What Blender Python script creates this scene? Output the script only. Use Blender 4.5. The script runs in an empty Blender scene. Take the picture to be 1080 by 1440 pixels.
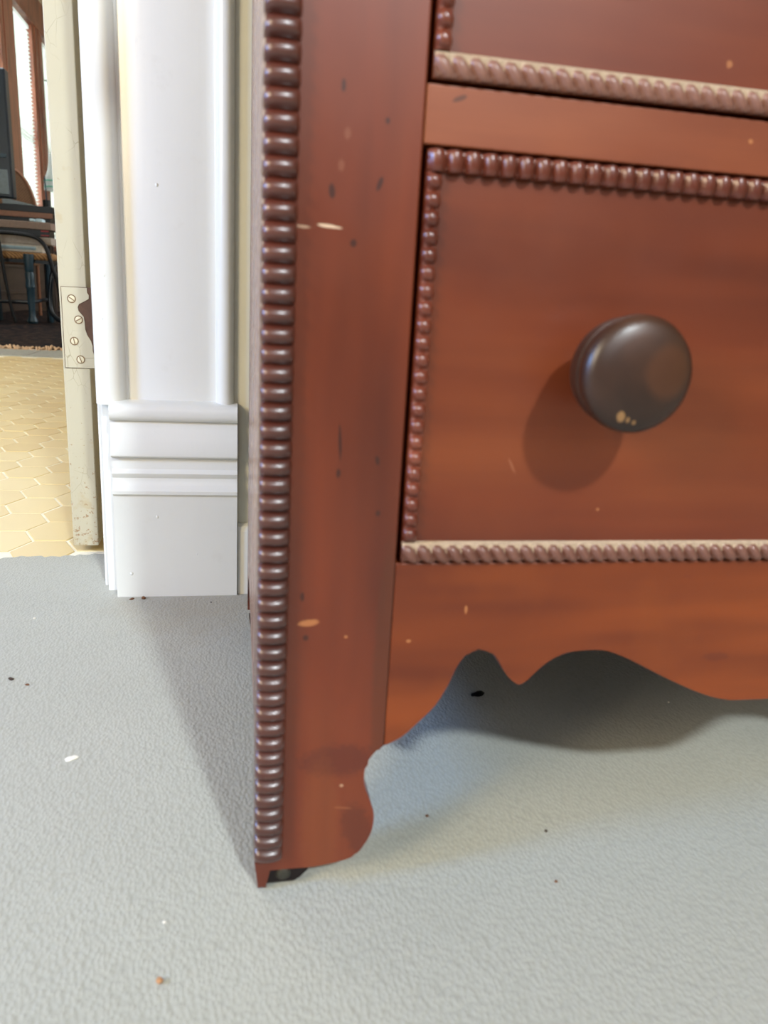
import bpy, bmesh, math, random
from mathutils import Vector, Matrix
random.seed(7)
S = bpy.context.scene
COL = S.collection

# ------------------------------------------------------------------ camera
PITCH, ROLL, YAW, FPX, CAM_H = 0.27838169, -0.05913665, 0.19754865, 1072.1696, 0.36
cy, sy, cp, sp, cr, sr = (math.cos(YAW), math.sin(YAW), math.cos(PITCH), math.sin(PITCH), math.cos(ROLL), math.sin(ROLL))
fwd = Vector((sy*cp, cy*cp, -sp)); rgt = Vector((cy, -sy, 0)); dwn = fwd.cross(rgt)
R_ = cr*rgt + sr*dwn; D_ = -sr*rgt + cr*dwn
cam_data = bpy.data.cameras.new('camera')
cam = bpy.data.objects.new('camera', cam_data); COL.objects.link(cam)
m = Matrix.Identity(4)
for i, v in enumerate((R_, -D_, -fwd)):
    for k in range(3): m[k][i] = v[k]
m.translation = (0, 0, CAM_H)
cam.matrix_world = m
cam_data.sensor_fit = 'AUTO'; cam_data.sensor_width = 36; cam_data.lens = 36*FPX/1440
cam_data.clip_start = 0.02; cam_data.clip_end = 100
cam_data.dof.use_dof = True; cam_data.dof.focus_distance = 1.1; cam_data.dof.aperture_fstop = cam_data.lens/3.0
S.camera = cam

# ------------------------------------------------------------------ world, lights, exposure
S.view_settings.view_transform = 'Standard'; S.view_settings.look = 'None'
S.view_settings.gamma = 1; S.view_settings.use_curve_mapping = False
S.view_settings.exposure = 0.0
W = bpy.data.worlds.new('world'); S.world = W; W.use_nodes = True
W.node_tree.nodes['Background'].inputs[0].default_value = (0.80, 0.92, 1.0, 1)
W.node_tree.nodes['Background'].inputs[1].default_value = 9.0
S.cycles.use_denoising = True
S.cycles.max_bounces = 8; S.cycles.diffuse_bounces = 5

def area(name, loc, target, sx, sy_, power, color, shape='RECTANGLE'):
    l = bpy.data.lights.new(name, 'AREA'); l.shape = shape; l.size = sx
    if shape == 'RECTANGLE': l.size_y = sy_
    l.energy = power; l.color = color
    o = bpy.data.objects.new(name, l); COL.objects.link(o); o.location = loc
    o.rotation_euler = (Vector(target) - Vector(loc)).to_track_quat('-Z', 'Y').to_euler()
    return o
# small high window and broad front window behind the camera, warm window and blue sky window at the left, hall and study windows, plus an added study fill
area('high_window_light', (0.83, -2.60, 3.05), (0.3, 0.55, 0), 0.24, 0, 20, (0.86, 0.96, 1.0), 'DISK').data.spread = math.radians(70)
area('left_window_light', (-1.58, -0.60, 1.12), (0.2, 0.4, 0.2), 0.8, 0.8, 60, (1.0, 0.82, 0.55))
area('front_window_light', (0.50, -3.35, 1.75), (0.50, 0.5, 1.1), 3.3, 2.7, 62, (0.95, 0.97, 1.0))
area('side_sky_light', (-1.56, 0.10, 0.84), (0.0, 0.42, 0.05), 0.28, 0.28, 31, (0.20, 0.45, 1.0))
area('hall_window_light', (-2.05, 2.9, 1.7), (-0.7, 2.8, 0), 1.4, 1.4, 40, (1.0, 0.90, 0.73))
area('study_window_light', (-2.0, 6.4, 2.0), (-0.6, 6.2, 0.4), 1.0, 1.4, 30, (0.85, 0.95, 1.0))
area('study_fill_light', (1.25, 7.0, 1.9), (-2.1, 8.6, 1.5), 2.2, 1.8, 120, (0.95, 0.98, 1.0))  # added fill for the window frames; no window stands on this side

# ------------------------------------------------------------------ materials
def lin(r, g, b):
    f = lambda c: (c/255/12.92) if c/255 <= 0.04045 else ((c/255+0.055)/1.055)**2.4
    return (f(r), f(g), f(b), 1)

class NT:
    def __init__(s, name):
        s.m = bpy.data.materials.new(name); s.m.use_nodes = True
        s.t = s.m.node_tree; s.b = s.t.nodes['Principled BSDF']; s._co = None
    def n(s, typ, **kw):
        x = s.t.nodes.new(typ)
        for k, v in kw.items(): setattr(x, k, v)
        return x
    def put(s, sock, v):
        if isinstance(v, bpy.types.NodeSocket): s.t.links.new(v, sock)
        else: sock.default_value = v
    def co(s):
        if not s._co: s._co = s.n('ShaderNodeTexCoord').outputs['Object']
        return s._co
    def mapping(s, scale=(1, 1, 1), loc=(0, 0, 0), rot=(0, 0, 0), src=None):
        x = s.n('ShaderNodeMapping'); s.put(x.inputs[0], src or s.co())
        x.inputs['Location'].default_value = loc; x.inputs['Rotation'].default_value = rot; x.inputs['Scale'].default_value = scale
        return x.outputs[0]
    def noise(s, scale, vec=None, detail=4, rough=0.55):
        x = s.n('ShaderNodeTexNoise'); s.put(x.inputs['Vector'], vec or s.co())
        x.inputs['Scale'].default_value = scale; x.inputs['Detail'].default_value = detail; x.inputs['Roughness'].default_value = rough
        return x.outputs['Fac']
    def ramp(s, fac, stops):
        x = s.n('ShaderNodeValToRGB'); s.put(x.inputs[0], fac); e = x.color_ramp.elements
        while len(e) < len(stops): e.new(0.5)
        for i, (p, c) in enumerate(stops):
            e[i].position = p; e[i].color = c if len(c) == 4 else (*c, 1)
        return x.outputs[0]
    def mix(s, fac, a, b, blend='MIX'):
        x = s.n('ShaderNodeMix', data_type='RGBA', blend_type=blend)
        s.put(x.inputs[0], fac); s.put(x.inputs[6], a); s.put(x.inputs[7], b)
        return x.outputs[2]
    def math(s, op, a, b=0.0, clamp=False):
        x = s.n('ShaderNodeMath', operation=op, use_clamp=clamp); s.put(x.inputs[0], a); s.put(x.inputs[1], b)
        return x.outputs[0]
    def bump(s, h, strength=0.3, dist=0.001):
        x = s.n('ShaderNodeBump'); x.inputs['Strength'].default_value = strength; x.inputs['Distance'].default_value = dist
        s.put(x.inputs['Height'], h); s.put(s.b.inputs['Normal'], x.outputs[0])
    def set(s, color=None, rough=None, spec=None, metal=None, coat=None, coat_rough=None):
        for k, v in (('Base Color', color), ('Roughness', rough), ('Specular IOR Level', spec), ('Metallic', metal), ('Coat Weight', coat), ('Coat Roughness', coat_rough)):
            if v is not None: s.put(s.b.inputs[k], v)
        return s.m
    def spot(s, base, x, z, rx, rz, rot, color, wob=0.35, amount=0.8):
        """A worn mark with a shape of its own: an uneven ellipse on the x-z face."""
        v = s.mapping((1/rx, 0.0, 1/rz), (0, 0, 0), (0, 0, 0),
                      s.mapping((1, 0, 1), (0, 0, 0), (0, rot, 0), s.mapping((1, 0, 1), (-x, 0, -z))))
        L = s.n('ShaderNodeVectorMath', operation='LENGTH'); s.put(L.inputs[0], v)
        d = s.math('ADD', L.outputs['Value'], s.math('MULTIPLY', s.math('SUBTRACT', s.noise(400), 0.5), wob*2))
        f = s.n('ShaderNodeMapRange'); s.put(f.inputs[0], d); f.inputs[1].default_value = 0.75; f.inputs[2].default_value = 1.1
        f.inputs[3].default_value = amount; f.inputs[4].default_value = 0.0
        return s.mix(f.outputs[0], base, color)

def plain(name, color, rough=0.5, spec=0.5, metal=0.0, var=0.12, scale=60, bump=0.0):
    t = NT(name)
    dark = tuple(c*(1-var) for c in color[:3]) + (1,)
    lite = tuple(min(1, c*(1+var)) for c in color[:3]) + (1,)
    nz = t.noise(scale)
    c = t.ramp(nz, [(0.3, dark), (0.7, lite)])
    if bump: t.bump(t.noise(scale*4), bump, 0.001)
    return t.set(c, rough, spec, metal)

def wood(name, axis, c_dark, c_mid, c_light, spots=(), rough=0.36, grain=1.0, coat=0.25):
    t = NT(name)
    long_, cross = 3.0*grain, 55.0*grain
    sc = {'x': (long_, cross, cross), 'z': (cross, cross, long_), 'y': (cross, long_, cross)}[axis]
    g1 = t.noise(1.0, t.mapping(sc), 6, 0.6)
    sc2 = {'x': (1.5, 9, 9), 'z': (9, 9, 1.5), 'y': (9, 1.5, 9)}[axis]
    g2 = t.noise(1.6, t.mapping(sc2), 3)
    blot = t.noise(14, None, 3)
    c = t.ramp(g2, [(0.3, c_dark), (0.5, c_mid), (0.72, c_light)])
    c = t.mix(t.math('MULTIPLY', t.ramp(g1, [(0.42, (0, 0, 0)), (0.75, (1, 1, 1))]), 0.35), c, c_dark)
    c = t.mix(t.math('MULTIPLY', t.ramp(blot, [(0.5, (0, 0, 0)), (0.75, (1, 1, 1))]), 0.25), c, c_light)
    for s_ in spots: c = t.spot(c, *s_)
    r = t.math('ADD', t.math('MULTIPLY', t.noise(30), 0.12), rough-0.06)
    t.bump(g1, 0.05, 0.0005)
    return t.set(c, r, 0.5, None, coat, 0.28)

RED_D, RED_M, RED_L = lin(82, 32, 15), lin(114, 48, 22), lin(134, 64, 30)
PALE = lin(182, 118, 72)
DARKM = lin(38, 18, 16)
CX, CY = 0.345, 0.59      # chest empty (object coordinates of its parts are world minus this)
def sp_(x, z, rx, rz, rot=0, col=DARKM, wob=0.35, am=0.75): return (x-CX, z, rx, rz, rot, col, wob, am)
stile_marks = [sp_(0.0840, 0.150, .0065, .085, 0, lin(66, 38, 20), .25, .4), sp_(0.060, 0.090, .024, .011, 0, lin(74, 28, 22), .5, .5), sp_(0.074, 0.040, .010, .020, .3, lin(72, 30, 20), .5, .45), sp_(0.050, 0.045, .012, .05, 0, lin(128, 66, 32), .4, .3),
    sp_(0.0395, 0.1801, .0062, .0021, .12, PALE, .3, .75), sp_(0.038, 0.171, .0016, .0018, 0),
    sp_(0.0435, 0.390, .0062, .0008, -.08, lin(225, 200, 175), .4, .9), sp_(0.0305, 0.389, .0035, .0007, -.05, lin(205, 170, 140), .4, .8),
    sp_(0.0440, 0.406, .0016, .0036, .1), sp_(0.0672, 0.411, .0013, .0038, -.35), sp_(0.0555, 0.383, .0018, .0020, 0),
    sp_(0.0478, 0.452, .0013, .0030, 0), sp_(0.0695, 0.439, .0012, .0016, 0), sp_(0.0530, 0.2835, .0009, .0100, .06),
    sp_(0.0528, 0.2665, .0014, .0026, 0), sp_(0.0735, 0.274, .0012, .0026, .2), sp_(0.0755, 0.2445, .0014, .0018, 0),
    sp_(0.0355, 0.196, .0012, .003, 0), sp_(0.064, 0.0565, .006, .0007, -.15, lin(150, 90, 55), .3, .6),
    sp_(0.0625, 0.0725, .0012, .0011, 0, lin(190, 150, 120)), sp_(0.061, 0.171, .0011, .0010, 0, PALE),
    sp_(0.0505, 0.432, .0018, .0030, 0, lin(170, 120, 95), .6, .18), sp_(0.0480, 0.418, .0016, .0030, 0, lin(170, 120, 95), .6, .18)]
M_STILE = wood('stile_wood', 'z', RED_D, RED_M, lin(124, 60, 31), stile_marks)
M_RAIL = wood('rail_wood', 'x', lin(96, 44, 26), lin(130, 66, 38), lin(152, 84, 50), [sp_(0.262, 0.447, .0014, .0012, 0, PALE), sp_(0.104, 0.452, .004, .0012, .4, lin(70, 40, 28))])
M_APRON = wood('apron_wood', 'x', lin(96, 38, 12), lin(132, 60, 18), lin(152, 77, 26),
    [sp_(0.098, 0.167, .0016, .001, 0, PALE), sp_(0.131, 0.186, .0009, .003, 0, PALE), sp_(0.27, 0.205, .003, .001, 0, lin(110, 46, 22)), sp_(0.30, 0.150, .010, .003, 0, lin(92, 38, 22), .3, .5)], 0.44, 1.0, 0.06)
M_DRAWER = wood('drawer_wood', 'x', lin(84, 32, 13), lin(108, 45, 18), lin(126, 60, 26),
    [sp_(0.205, 0.247, .0012, .0010, 0, PALE, .3, .5), sp_(0.150, 0.272, .0009, .0050, .5, lin(160, 100, 70), .3, .4), sp_(0.243, 0.481, .0018, .0018, 0, PALE, .5, .6),
     sp_(0.10, 0.468, .003, .0016, 0, lin(60, 30, 24), .4, .7), sp_(0.152, 0.466, .0022, .0012, 0, DARKM, .4, .8)], 0.40, 1.0, 0.25)
M_RIB = wood('ribbed_column_wood', 'z', lin(56, 22, 13), lin(84, 35, 21), lin(106, 50, 31), [], 0.42, 1.0, 1.0)
M_MOULD = wood('moulding_wood', 'x', lin(74, 30, 20), lin(104, 48, 32), lin(128, 66, 46), [], 0.30, 1.0, 0.4)
M_MOULD_SHEEN = wood('painted_sheen_moulding_wood', 'x', lin(98, 60, 48), lin(132, 90, 76), lin(150, 108, 92), [], 0.38, 1.0, 0.3)  # sheen of the upward-facing lobes put into a paler wood colour
M_SIDE = wood('side_wood', 'z', RED_D, RED_M, RED_L, [], 0.27, 1.0, 0.5)
M_INNER = plain('raw_inner_wood', lin(52, 32, 22), 0.8)
M_KNOB = wood('knob_wood', 'y', lin(30, 17, 11), lin(50, 29, 19), lin(74, 44, 27), [], 0.40, 1.0, 0.2)
M_DUST = plain('dusty_ledge', lin(176, 154, 130), 0.8, 0.3, 0, 0.15, 400)
CHIP = lin(150, 112, 70)
M_KNOB_CHIPPED = wood('chipped_knob_wood', 'y', lin(30, 17, 11), lin(50, 29, 19), lin(74, 44, 27),
    [sp_(0.1848, 0.3085, .0022, .0030, .2, CHIP, .25, .9), sp_(0.1888, 0.3070, .0010, .0015, 0, CHIP, .25, .8), sp_(0.1922, 0.3058, .0011, .0013, 0, CHIP, .25, .8), sp_(0.206, 0.331, .013, .014, 0, lin(84, 48, 26), .1, .6)], 0.40, 1.0, 0.2)
M_CASTER = plain('caster_iron', lin(26, 16, 15), 0.5, 0.5, 0.3)
M_CASTER2 = plain('caster_disc_metal', lin(70, 68, 60), 0.45, 0.5, 0.5)

def painted(name, col, bump=0.12, rough=0.32):
    t = NT(name)
    n1 = t.noise(3.0, None, 2); n2 = t.noise(1.0, t.mapping((180, 180, 7)), 3)
    dirt = t.noise(22, None, 5, 0.7)
    c = t.mix(t.math('MULTIPLY', n1, 0.4), col, tuple(x*0.93 for x in col[:3])+(1,))
    c = t.mix(t.math('MULTIPLY', t.ramp(dirt, [(0.62, (0, 0, 0)), (0.8, (1, 1, 1))]), 0.12), c, lin(170, 160, 140))
    lump = t.n('ShaderNodeTexVoronoi'); lump.inputs['Scale'].default_value = 26; t.put(lump.inputs['Vector'], t.co())
    l2 = t.ramp(lump.outputs['Distance'], [(0.0, (1, 1, 1)), (0.09, (0, 0, 0))])
    h = t.math('ADD', t.math('MULTIPLY', n2, 0.5), t.math('MULTIPLY', l2, 0.6))
    t.bump(h, bump, 0.001)
    return t.set(c, rough, 0.5, None, 0.2, 0.2)
M_WHITE = painted('white_gloss_paint', lin(233, 233, 226), 0.2)
M_WALL = plain('beige_wall_paint', lin(231, 228, 210), 0.7, 0.3, 0, 0.04, 12, 0.1)
M_DIM_WALL = plain('bounce_dimming_wall_tone', lin(168, 158, 140), 0.8, 0.3, 0, 0.06, 9)  # unseen walls given a darker tone to cut bounce light
M_CEIL = plain('ceiling_paint', lin(210, 206, 198), 0.8, 0.3, 0, 0.03, 8)
M_FARWALL = plain('far_wall_paint', lin(190, 175, 150), 0.8)

def cream_paint():
    t = NT('cracked_cream_paint')
    c0 = lin(200, 191, 165)
    n1 = t.noise(9, None, 3)
    c = t.mix(n1, c0, lin(190, 179, 149))
    # rust-brown chips, denser towards the foot of the door where boots and mops knock it
    sepz = t.n('ShaderNodeSeparateXYZ'); t.put(sepz.inputs[0], t.co())
    low = t.n('ShaderNodeMapRange'); t.put(low.inputs[0], sepz.outputs[2]); low.inputs[1].default_value = 0.0; low.inputs[2].default_value = 0.24; low.inputs[3].default_value = 0.15; low.inputs[4].default_value = 0.0
    chips = t.math('ADD', t.noise(150, None, 4, 0.75), low.outputs[0])
    ch = t.ramp(chips, [(0.69, (0, 0, 0)), (0.73, (1, 1, 1))])
    c = t.mix(t.math('MULTIPLY', ch, 0.75), c, lin(150, 105, 62))
    st = t.ramp(t.math('ADD', t.noise(34, None, 3), low.outputs[0]), [(0.66, (0, 0, 0)), (0.74, (1, 1, 1))])
    c = t.mix(t.math('MULTIPLY', st, 0.35), c, lin(178, 150, 100))
    # crackle
    wv = t.n('ShaderNodeTexNoise'); wv.inputs['Scale'].default_value = 40; t.put(wv.inputs['Vector'], t.co())
    v2 = t.mix(0.16, t.mapping((52, 52, 26)), wv.outputs['Color'])
    vor = t.n('ShaderNodeTexVoronoi', feature='DISTANCE_TO_EDGE'); vor.inputs['Scale'].default_value = 1.6; t.put(vor.inputs['Vector'], v2)
    cr_ = t.ramp(vor.outputs['Distance'], [(0.006, (1, 1, 1)), (0.016, (0, 0, 0))])
    mask = t.ramp(t.noise(11, None, 3), [(0.5, (0, 0, 0)), (0.62, (1, 1, 1))])
    crm = t.math('MULTIPLY', t.math('MULTIPLY', cr_, mask), 0.55)
    c = t.mix(crm, c, lin(130, 112, 78))
    t.bump(t.math('ADD', t.math('MULTIPLY', t.math('ADD', crm, ch), -1.0), t.math('MULTIPLY', t.noise(60), 0.3)), 0.25, 0.0006)
    return t.set(c, 0.45, 0.4)
M_CREAM = cream_paint()
M_BARE = plain('bare_brown_iron', lin(92, 66, 50), 0.55, 0.4, 0.2, 0.25, 90, 0.3)
M_SCREW = plain('painted_screw', lin(214, 202, 168), 0.5, 0.4, 0, 0.12, 300)
M_SLOT = plain('rusty_slot', lin(120, 92, 62), 0.8)

def carpet():
    t = NT('grey_loop_carpet')
    # rows of loops running away from the wall, about 3 mm apart
    v = t.n('ShaderNodeTexVoronoi'); v.inputs['Scale'].default_value = 1.0
    wob = t.n('ShaderNodeTexNoise'); wob.inputs['Scale'].default_value = 45; wob.inputs['Detail'].default_value = 3; t.put(wob.inputs['Vector'], t.co())
    t.put(v.inputs['Vector'], t.mix(0.012, t.mapping((400, 250, 50)), t.mapping((400, 250, 50))))
    off = t.n('ShaderNodeVectorMath', operation='MULTIPLY_ADD'); t.put(off.inputs[0], wob.outputs['Color']); off.inputs[1].default_value = (0.9, 0.9, 0); t.put(off.inputs[2], t.mapping((400, 250, 50)))
    t.put(v.inputs['Vector'], off.outputs[0])
    loops = t.math('SUBTRACT', 1.0, v.outputs['Distance'])
    fine = t.noise(900, None, 2); mid = t.noise(120, None, 3); big = t.noise(7, None, 3)
    c = t.mix(big, lin(165, 165, 155), lin(177, 177, 168))
    c = t.mix(t.math('MULTIPLY', t.ramp(mid, [(0.45, (0, 0, 0)), (0.7, (1, 1, 1))]), 0.35), c, lin(172, 170, 158))
    c = t.mix(t.math('MULTIPLY', t.ramp(v.outputs['Distance'], [(0.4, (0, 0, 0)), (0.9, (1, 1, 1))]), 0.25), c, lin(140, 138, 126))
    # brown soil by plinth and back foot, with the chest shadow's brown painted in
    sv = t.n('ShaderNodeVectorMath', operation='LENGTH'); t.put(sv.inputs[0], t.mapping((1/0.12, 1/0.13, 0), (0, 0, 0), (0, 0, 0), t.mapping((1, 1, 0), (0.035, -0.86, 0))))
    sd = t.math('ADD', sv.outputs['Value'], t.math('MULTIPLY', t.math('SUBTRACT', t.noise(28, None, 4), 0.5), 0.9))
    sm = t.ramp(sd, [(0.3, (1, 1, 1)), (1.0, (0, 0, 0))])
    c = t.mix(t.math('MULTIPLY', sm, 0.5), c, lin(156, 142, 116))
    t.bump(t.math('ADD', t.math('MULTIPLY', loops, 0.8), t.math('ADD', t.math('MULTIPLY', fine, 0.3), t.math('MULTIPLY', mid, 0.5))), 0.62, 0.0013)
    t.set(c, 0.95, 0.15)
    t.b.inputs['Sheen Weight'].default_value = 0.25
    return t.m
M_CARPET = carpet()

def tile_mat():
    t = NT('cream_glazed_tile')
    oi = t.n('ShaderNodeObjectInfo')
    c = t.ramp(oi.outputs['Random'], [(0.0, lin(214, 188, 130)), (0.5, lin(222, 199, 144)), (1.0, lin(227, 207, 156))])
    c = t.mix(t.math('MULTIPLY', t.noise(20, None, 4), 0.35), c, lin(222, 198, 144))
    sc = t.ramp(t.noise(70, None, 2), [(0.74, (0, 0, 0)), (0.77, (1, 1, 1))])
    c = t.mix(t.math('MULTIPLY', sc, 0.6), c, lin(120, 105, 80))
    t.bump(t.noise(30), 0.06, 0.0008)
    return t.set(c, 0.33, 0.5)
M_TILE = tile_mat()
M_GROUT = plain('tile_grout', lin(240, 234, 216), 0.85, 0.2)
M_SILL = plain('grey_painted_board', lin(150, 150, 142), 0.6)
M_DARKFLOOR = wood('dark_floorboards', 'y', lin(40, 28, 20), lin(62, 42, 30), lin(80, 56, 40), [], 0.45)
M_BROWN = wood('window_oak', 'z', lin(96, 54, 36), lin(140, 84, 58), lin(168, 104, 70), [], 0.42, 0.6)
M_TAN = wood('window_stop_oak', 'z', lin(140, 96, 56), lin(170, 122, 76), lin(190, 142, 92), [], 0.5, 0.6)
M_WAINS = wood('dark_wainscot', 'y', lin(38, 26, 24), lin(58, 42, 38), lin(74, 56, 48), [], 0.6)
M_BLACK = plain('black_lacquer', lin(7, 9, 12), 0.4, 0.3)
M_NAVY = plain('blue_black_enamel', lin(16, 28, 38), 0.32)
M_BLUEGREY = plain('blue_grey_paint', lin(36, 60, 72), 0.4)
M_GREY = plain('grey_plastic', lin(110, 122, 126), 0.4)
M_COPPER = plain('copper_brown_edge', lin(128, 84, 58), 0.5)
M_TAUPE = plain('taupe_board', lin(140, 118, 104), 0.6)
M_PAPER = plain('book_paper', lin(214, 206, 192), 0.8)
M_RED = plain('red_book_edge', lin(176, 56, 58), 0.6)
M_LIGHTBLUE = plain('pale_blue_card', lin(190, 216, 228), 0.6)
M_STONE = plain('warm_grey_cover', lin(170, 158, 146), 0.7)
M_GREENGREY = plain('green_grey_cloth', lin(150, 164, 150), 0.9)
M_CANE = None
def cane():
    t = NT('woven_cane')
    ch = t.n('ShaderNodeTexChecker'); ch.inputs['Scale'].default_value = 90; t.put(ch.inputs[0], t.co())
    c = t.mix(ch.outputs['Fac'], lin(120, 84, 56), lin(82, 56, 40))
    return t.set(t.mix(t.math('MULTIPLY', t.noise(40), 0.5), c, lin(150, 112, 76)), 0.7)
M_CANE = cane()
def rush():
    t = NT('woven_rush')
    w = t.n('ShaderNodeTexWave', wave_type='BANDS', bands_direction='DIAGONAL'); w.inputs['Scale'].default_value = 26; w.inputs['Distortion'].default_value = 3
    t.put(w.inputs['Vector'], t.co())
    t.bump(w.outputs['Fac'], 0.6, 0.004)
    return t.set(t.mix(w.outputs['Fac'], lin(112, 78, 46), lin(190, 144, 92)), 0.8)
M_RUSH = rush()
def rug_mat():
    t = NT('dark_patterned_rug')
    a = t.noise(26, t.mapping((1, 0.7, 1)), 4, 0.6); b = t.noise(11, None, 2)
    c = t.ramp(a, [(0.40, lin(16, 22, 28)), (0.52, lin(48, 38, 36)), (0.62, lin(78, 56, 46)), (0.75, lin(44, 62, 70))])
    c = t.mix(t.math('MULTIPLY', b, 0.5), c, lin(30, 28, 30))
    t.bump(t.noise(220), 0.5, 0.003)
    return t.set(c, 0.95, 0.1)
M_RUG = rug_mat()
M_FRINGE = plain('wool_fringe', lin(206, 176, 146), 0.95, 0.1)
def translucent(name, col, amount):
    t = NT(name)
    t.set(col, 0.7, 0.2)
    tr = t.n('ShaderNodeBsdfTranslucent'); tr.inputs[0].default_value = col
    mx = t.n('ShaderNodeMixShader'); mx.inputs[0].default_value = amount
    t.t.links.new(t.b.outputs[0], mx.inputs[1]); t.t.links.new(tr.outputs[0], mx.inputs[2])
    t.t.links.new(mx.outputs[0], t.t.nodes['Material Output'].inputs[0])
    return t.m
M_SLAT = translucent('white_blind_slat', lin(240, 242, 236), 0.6)
M_SHADE = translucent('white_lamp_shade', lin(236, 240, 236), 0.5)
M_MINT = translucent('mint_trim_band', lin(120, 205, 175), 0.4)
def glass():
    t = NT('window_glass')
    g = t.n('ShaderNodeBsdfTransparent'); gl = t.n('ShaderNodeBsdfGlossy'); gl.inputs[1].default_value = 0.02
    mx = t.n('ShaderNodeMixShader'); mx.inputs[0].default_value = 0.06
    t.t.links.new(g.outputs[0], mx.inputs[1]); t.t.links.new(gl.outputs[0], mx.inputs[2])
    t.t.links.new(mx.outputs[0], t.t.nodes['Material Output'].inputs[0])
    return t.m
M_GLASS = glass()

# ------------------------------------------------------------------ mesh helpers
def link(name, bm, mat, parent=None, loc=(0, 0, 0), smooth=None, kind=None):
    me = bpy.data.meshes.new(name)
    bmesh.ops.recalc_face_normals(bm, faces=bm.faces)
    bm.to_mesh(me); bm.free()
    for m_ in (mat if isinstance(mat, (list, tuple)) else [mat]): me.materials.append(m_)
    o = bpy.data.objects.new(name, me); COL.objects.link(o)
    if parent is not None: o.parent = parent
    o.location = loc
    if smooth is not None:
        me.polygons.foreach_set('use_smooth', [True]*len(me.polygons))
        if smooth < 180:
            me.set_sharp_from_angle(angle=math.radians(smooth))
    if kind: o['kind'] = kind
    return o
def thing(name, label, cat, loc, group=None):
    o = bpy.data.objects.new(name, None); COL.objects.link(o); o.location = loc
    o.empty_display_size = 0.05
    o['label'] = label; o['category'] = cat
    if group: o['group'] = group
    return o
def tag(o, label, cat, group=None):
    o['label'] = label; o['category'] = cat
    if group: o['group'] = group
    return o
def struct(o): o['kind'] = 'structure'; return o
def box(bm, x0, x1, y0, y1, z0, z1, bev=0.0, mi=0):
    vs = [bm.verts.new((x, y, z)) for x in (x0, x1) for y in (y0, y1) for z in (z0, z1)]
    idx = [(0, 1, 3, 2), (4, 6, 7, 5), (0, 4, 5, 1), (2, 3, 7, 6), (0, 2, 6, 4), (1, 5, 7, 3)]
    fs = [bm.faces.new([vs[i] for i in f]) for f in idx]
    for f in fs: f.material_index = mi
    if bev:
        es = list({e for f in fs for e in f.edges})
        bmesh.ops.bevel(bm, geom=es, offset=bev, segments=2, affect='EDGES', profile=0.5)
    return bm
def B(*a, **k): return box(bmesh.new(), *a, **k)
def prism(bm, pts, d0, d1, plane='xz', bev=0.0):
    """Outline pts extruded along the third axis."""
    def P(p, d):
        return {'xz': (p[0], d, p[1]), 'yz': (d, p[0], p[1]), 'xy': (p[0], p[1], d)}[plane]
    a = [bm.verts.new(P(p, d0)) for p in pts]; b = [bm.verts.new(P(p, d1)) for p in pts]
    n = len(pts)
    f0 = bm.faces.new(a); f1 = bm.faces.new(list(reversed(b)))
    for i in range(n): bm.faces.new((a[i], b[i], b[(i+1) % n], a[(i+1) % n]))
    if bev:
        bmesh.ops.bevel(bm, geom=list(f0.edges)+list(f1.edges), offset=bev, segments=2, affect='EDGES', profile=0.5)
    return bm
def lathe(bm, prof, seg=48, axis='y', c=(0, 0, 0)):
    """prof: (radius, along). Closed at radius 0 ends."""
    rings = []
    for r, t in prof:
        ring = []
        if r < 1e-7:
            p = {'y': (0, t, 0), 'z': (0, 0, t), 'x': (t, 0, 0)}[axis]
            rings.append([bm.verts.new(Vector(p)+Vector(c))]); continue
        for k in range(seg):
            a = 2*math.pi*k/seg; u, v = r*math.cos(a), r*math.sin(a)
            p = {'y': (u, t, v), 'z': (u, v, t), 'x': (t, u, v)}[axis]
            ring.append(bm.verts.new(Vector(p)+Vector(c)))
        rings.append(ring)
    for A, Bq in zip(rings, rings[1:]):
        if len(A) == 1 and len(Bq) == 1: continue
        for k in range(seg):
            k2 = (k+1) % seg
            if len(A) == 1: bm.faces.new((A[0], Bq[k], Bq[k2]))
            elif len(Bq) == 1: bm.faces.new((A[k], Bq[0], A[k2]))
            else: bm.faces.new((A[k], Bq[k], Bq[k2], A[k2]))
    for R0 in (rings[0], rings[-1]):
        if len(R0) > 2: bm.faces.new(R0)
    return bm
def tube(bm, pts, rad, seg=10):
    pts = [Vector(p) for p in pts]
    rads = rad if isinstance(rad, (list, tuple)) else [rad]*len(pts)
    rings = []; up = None
    for i, p in enumerate(pts):
        d = (pts[min(i+1, len(pts)-1)] - pts[max(i-1, 0)]).normalized()
        if up is None: up = d.orthogonal().normalized()
        up = (up - d*up.dot(d)).normalized(); s_ = d.cross(up)
        rings.append([bm.verts.new(p + rads[i]*(math.cos(2*math.pi*k/seg)*up + math.sin(2*math.pi*k/seg)*s_)) for k in range(seg)])
    for a, b in zip(rings, rings[1:]):
        for k in range(seg): bm.faces.new((a[k], b[k], b[(k+1) % seg], a[(k+1) % seg]))
    bm.faces.new(rings[0]); bm.faces.new(rings[-1])
    return bm
def smooth_path(pts, n=6):
    pts = [Vector(p) for p in pts]; out = []
    for i in range(len(pts)-1):
        p0, p1, p2, p3 = pts[max(i-1, 0)], pts[i], pts[i+1], pts[min(i+2, len(pts)-1)]
        for k in range(n):
            t = k/n
            out.append(0.5*((2*p1)+(-p0+p2)*t+(2*p0-5*p1+4*p2-p3)*t*t+(-p0+3*p1-3*p2+p3)*t**3))
    out.append(pts[-1]); return out
def clean(pts, eps=1e-5):
    out = []
    for p in pts:
        if not out or (Vector(p)-Vector(out[-1])).length > eps: out.append(tuple(p))
    return out

# ================================================================== SETTING
WALL_Y = 0.915                       # face of the wall that carries the door
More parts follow.
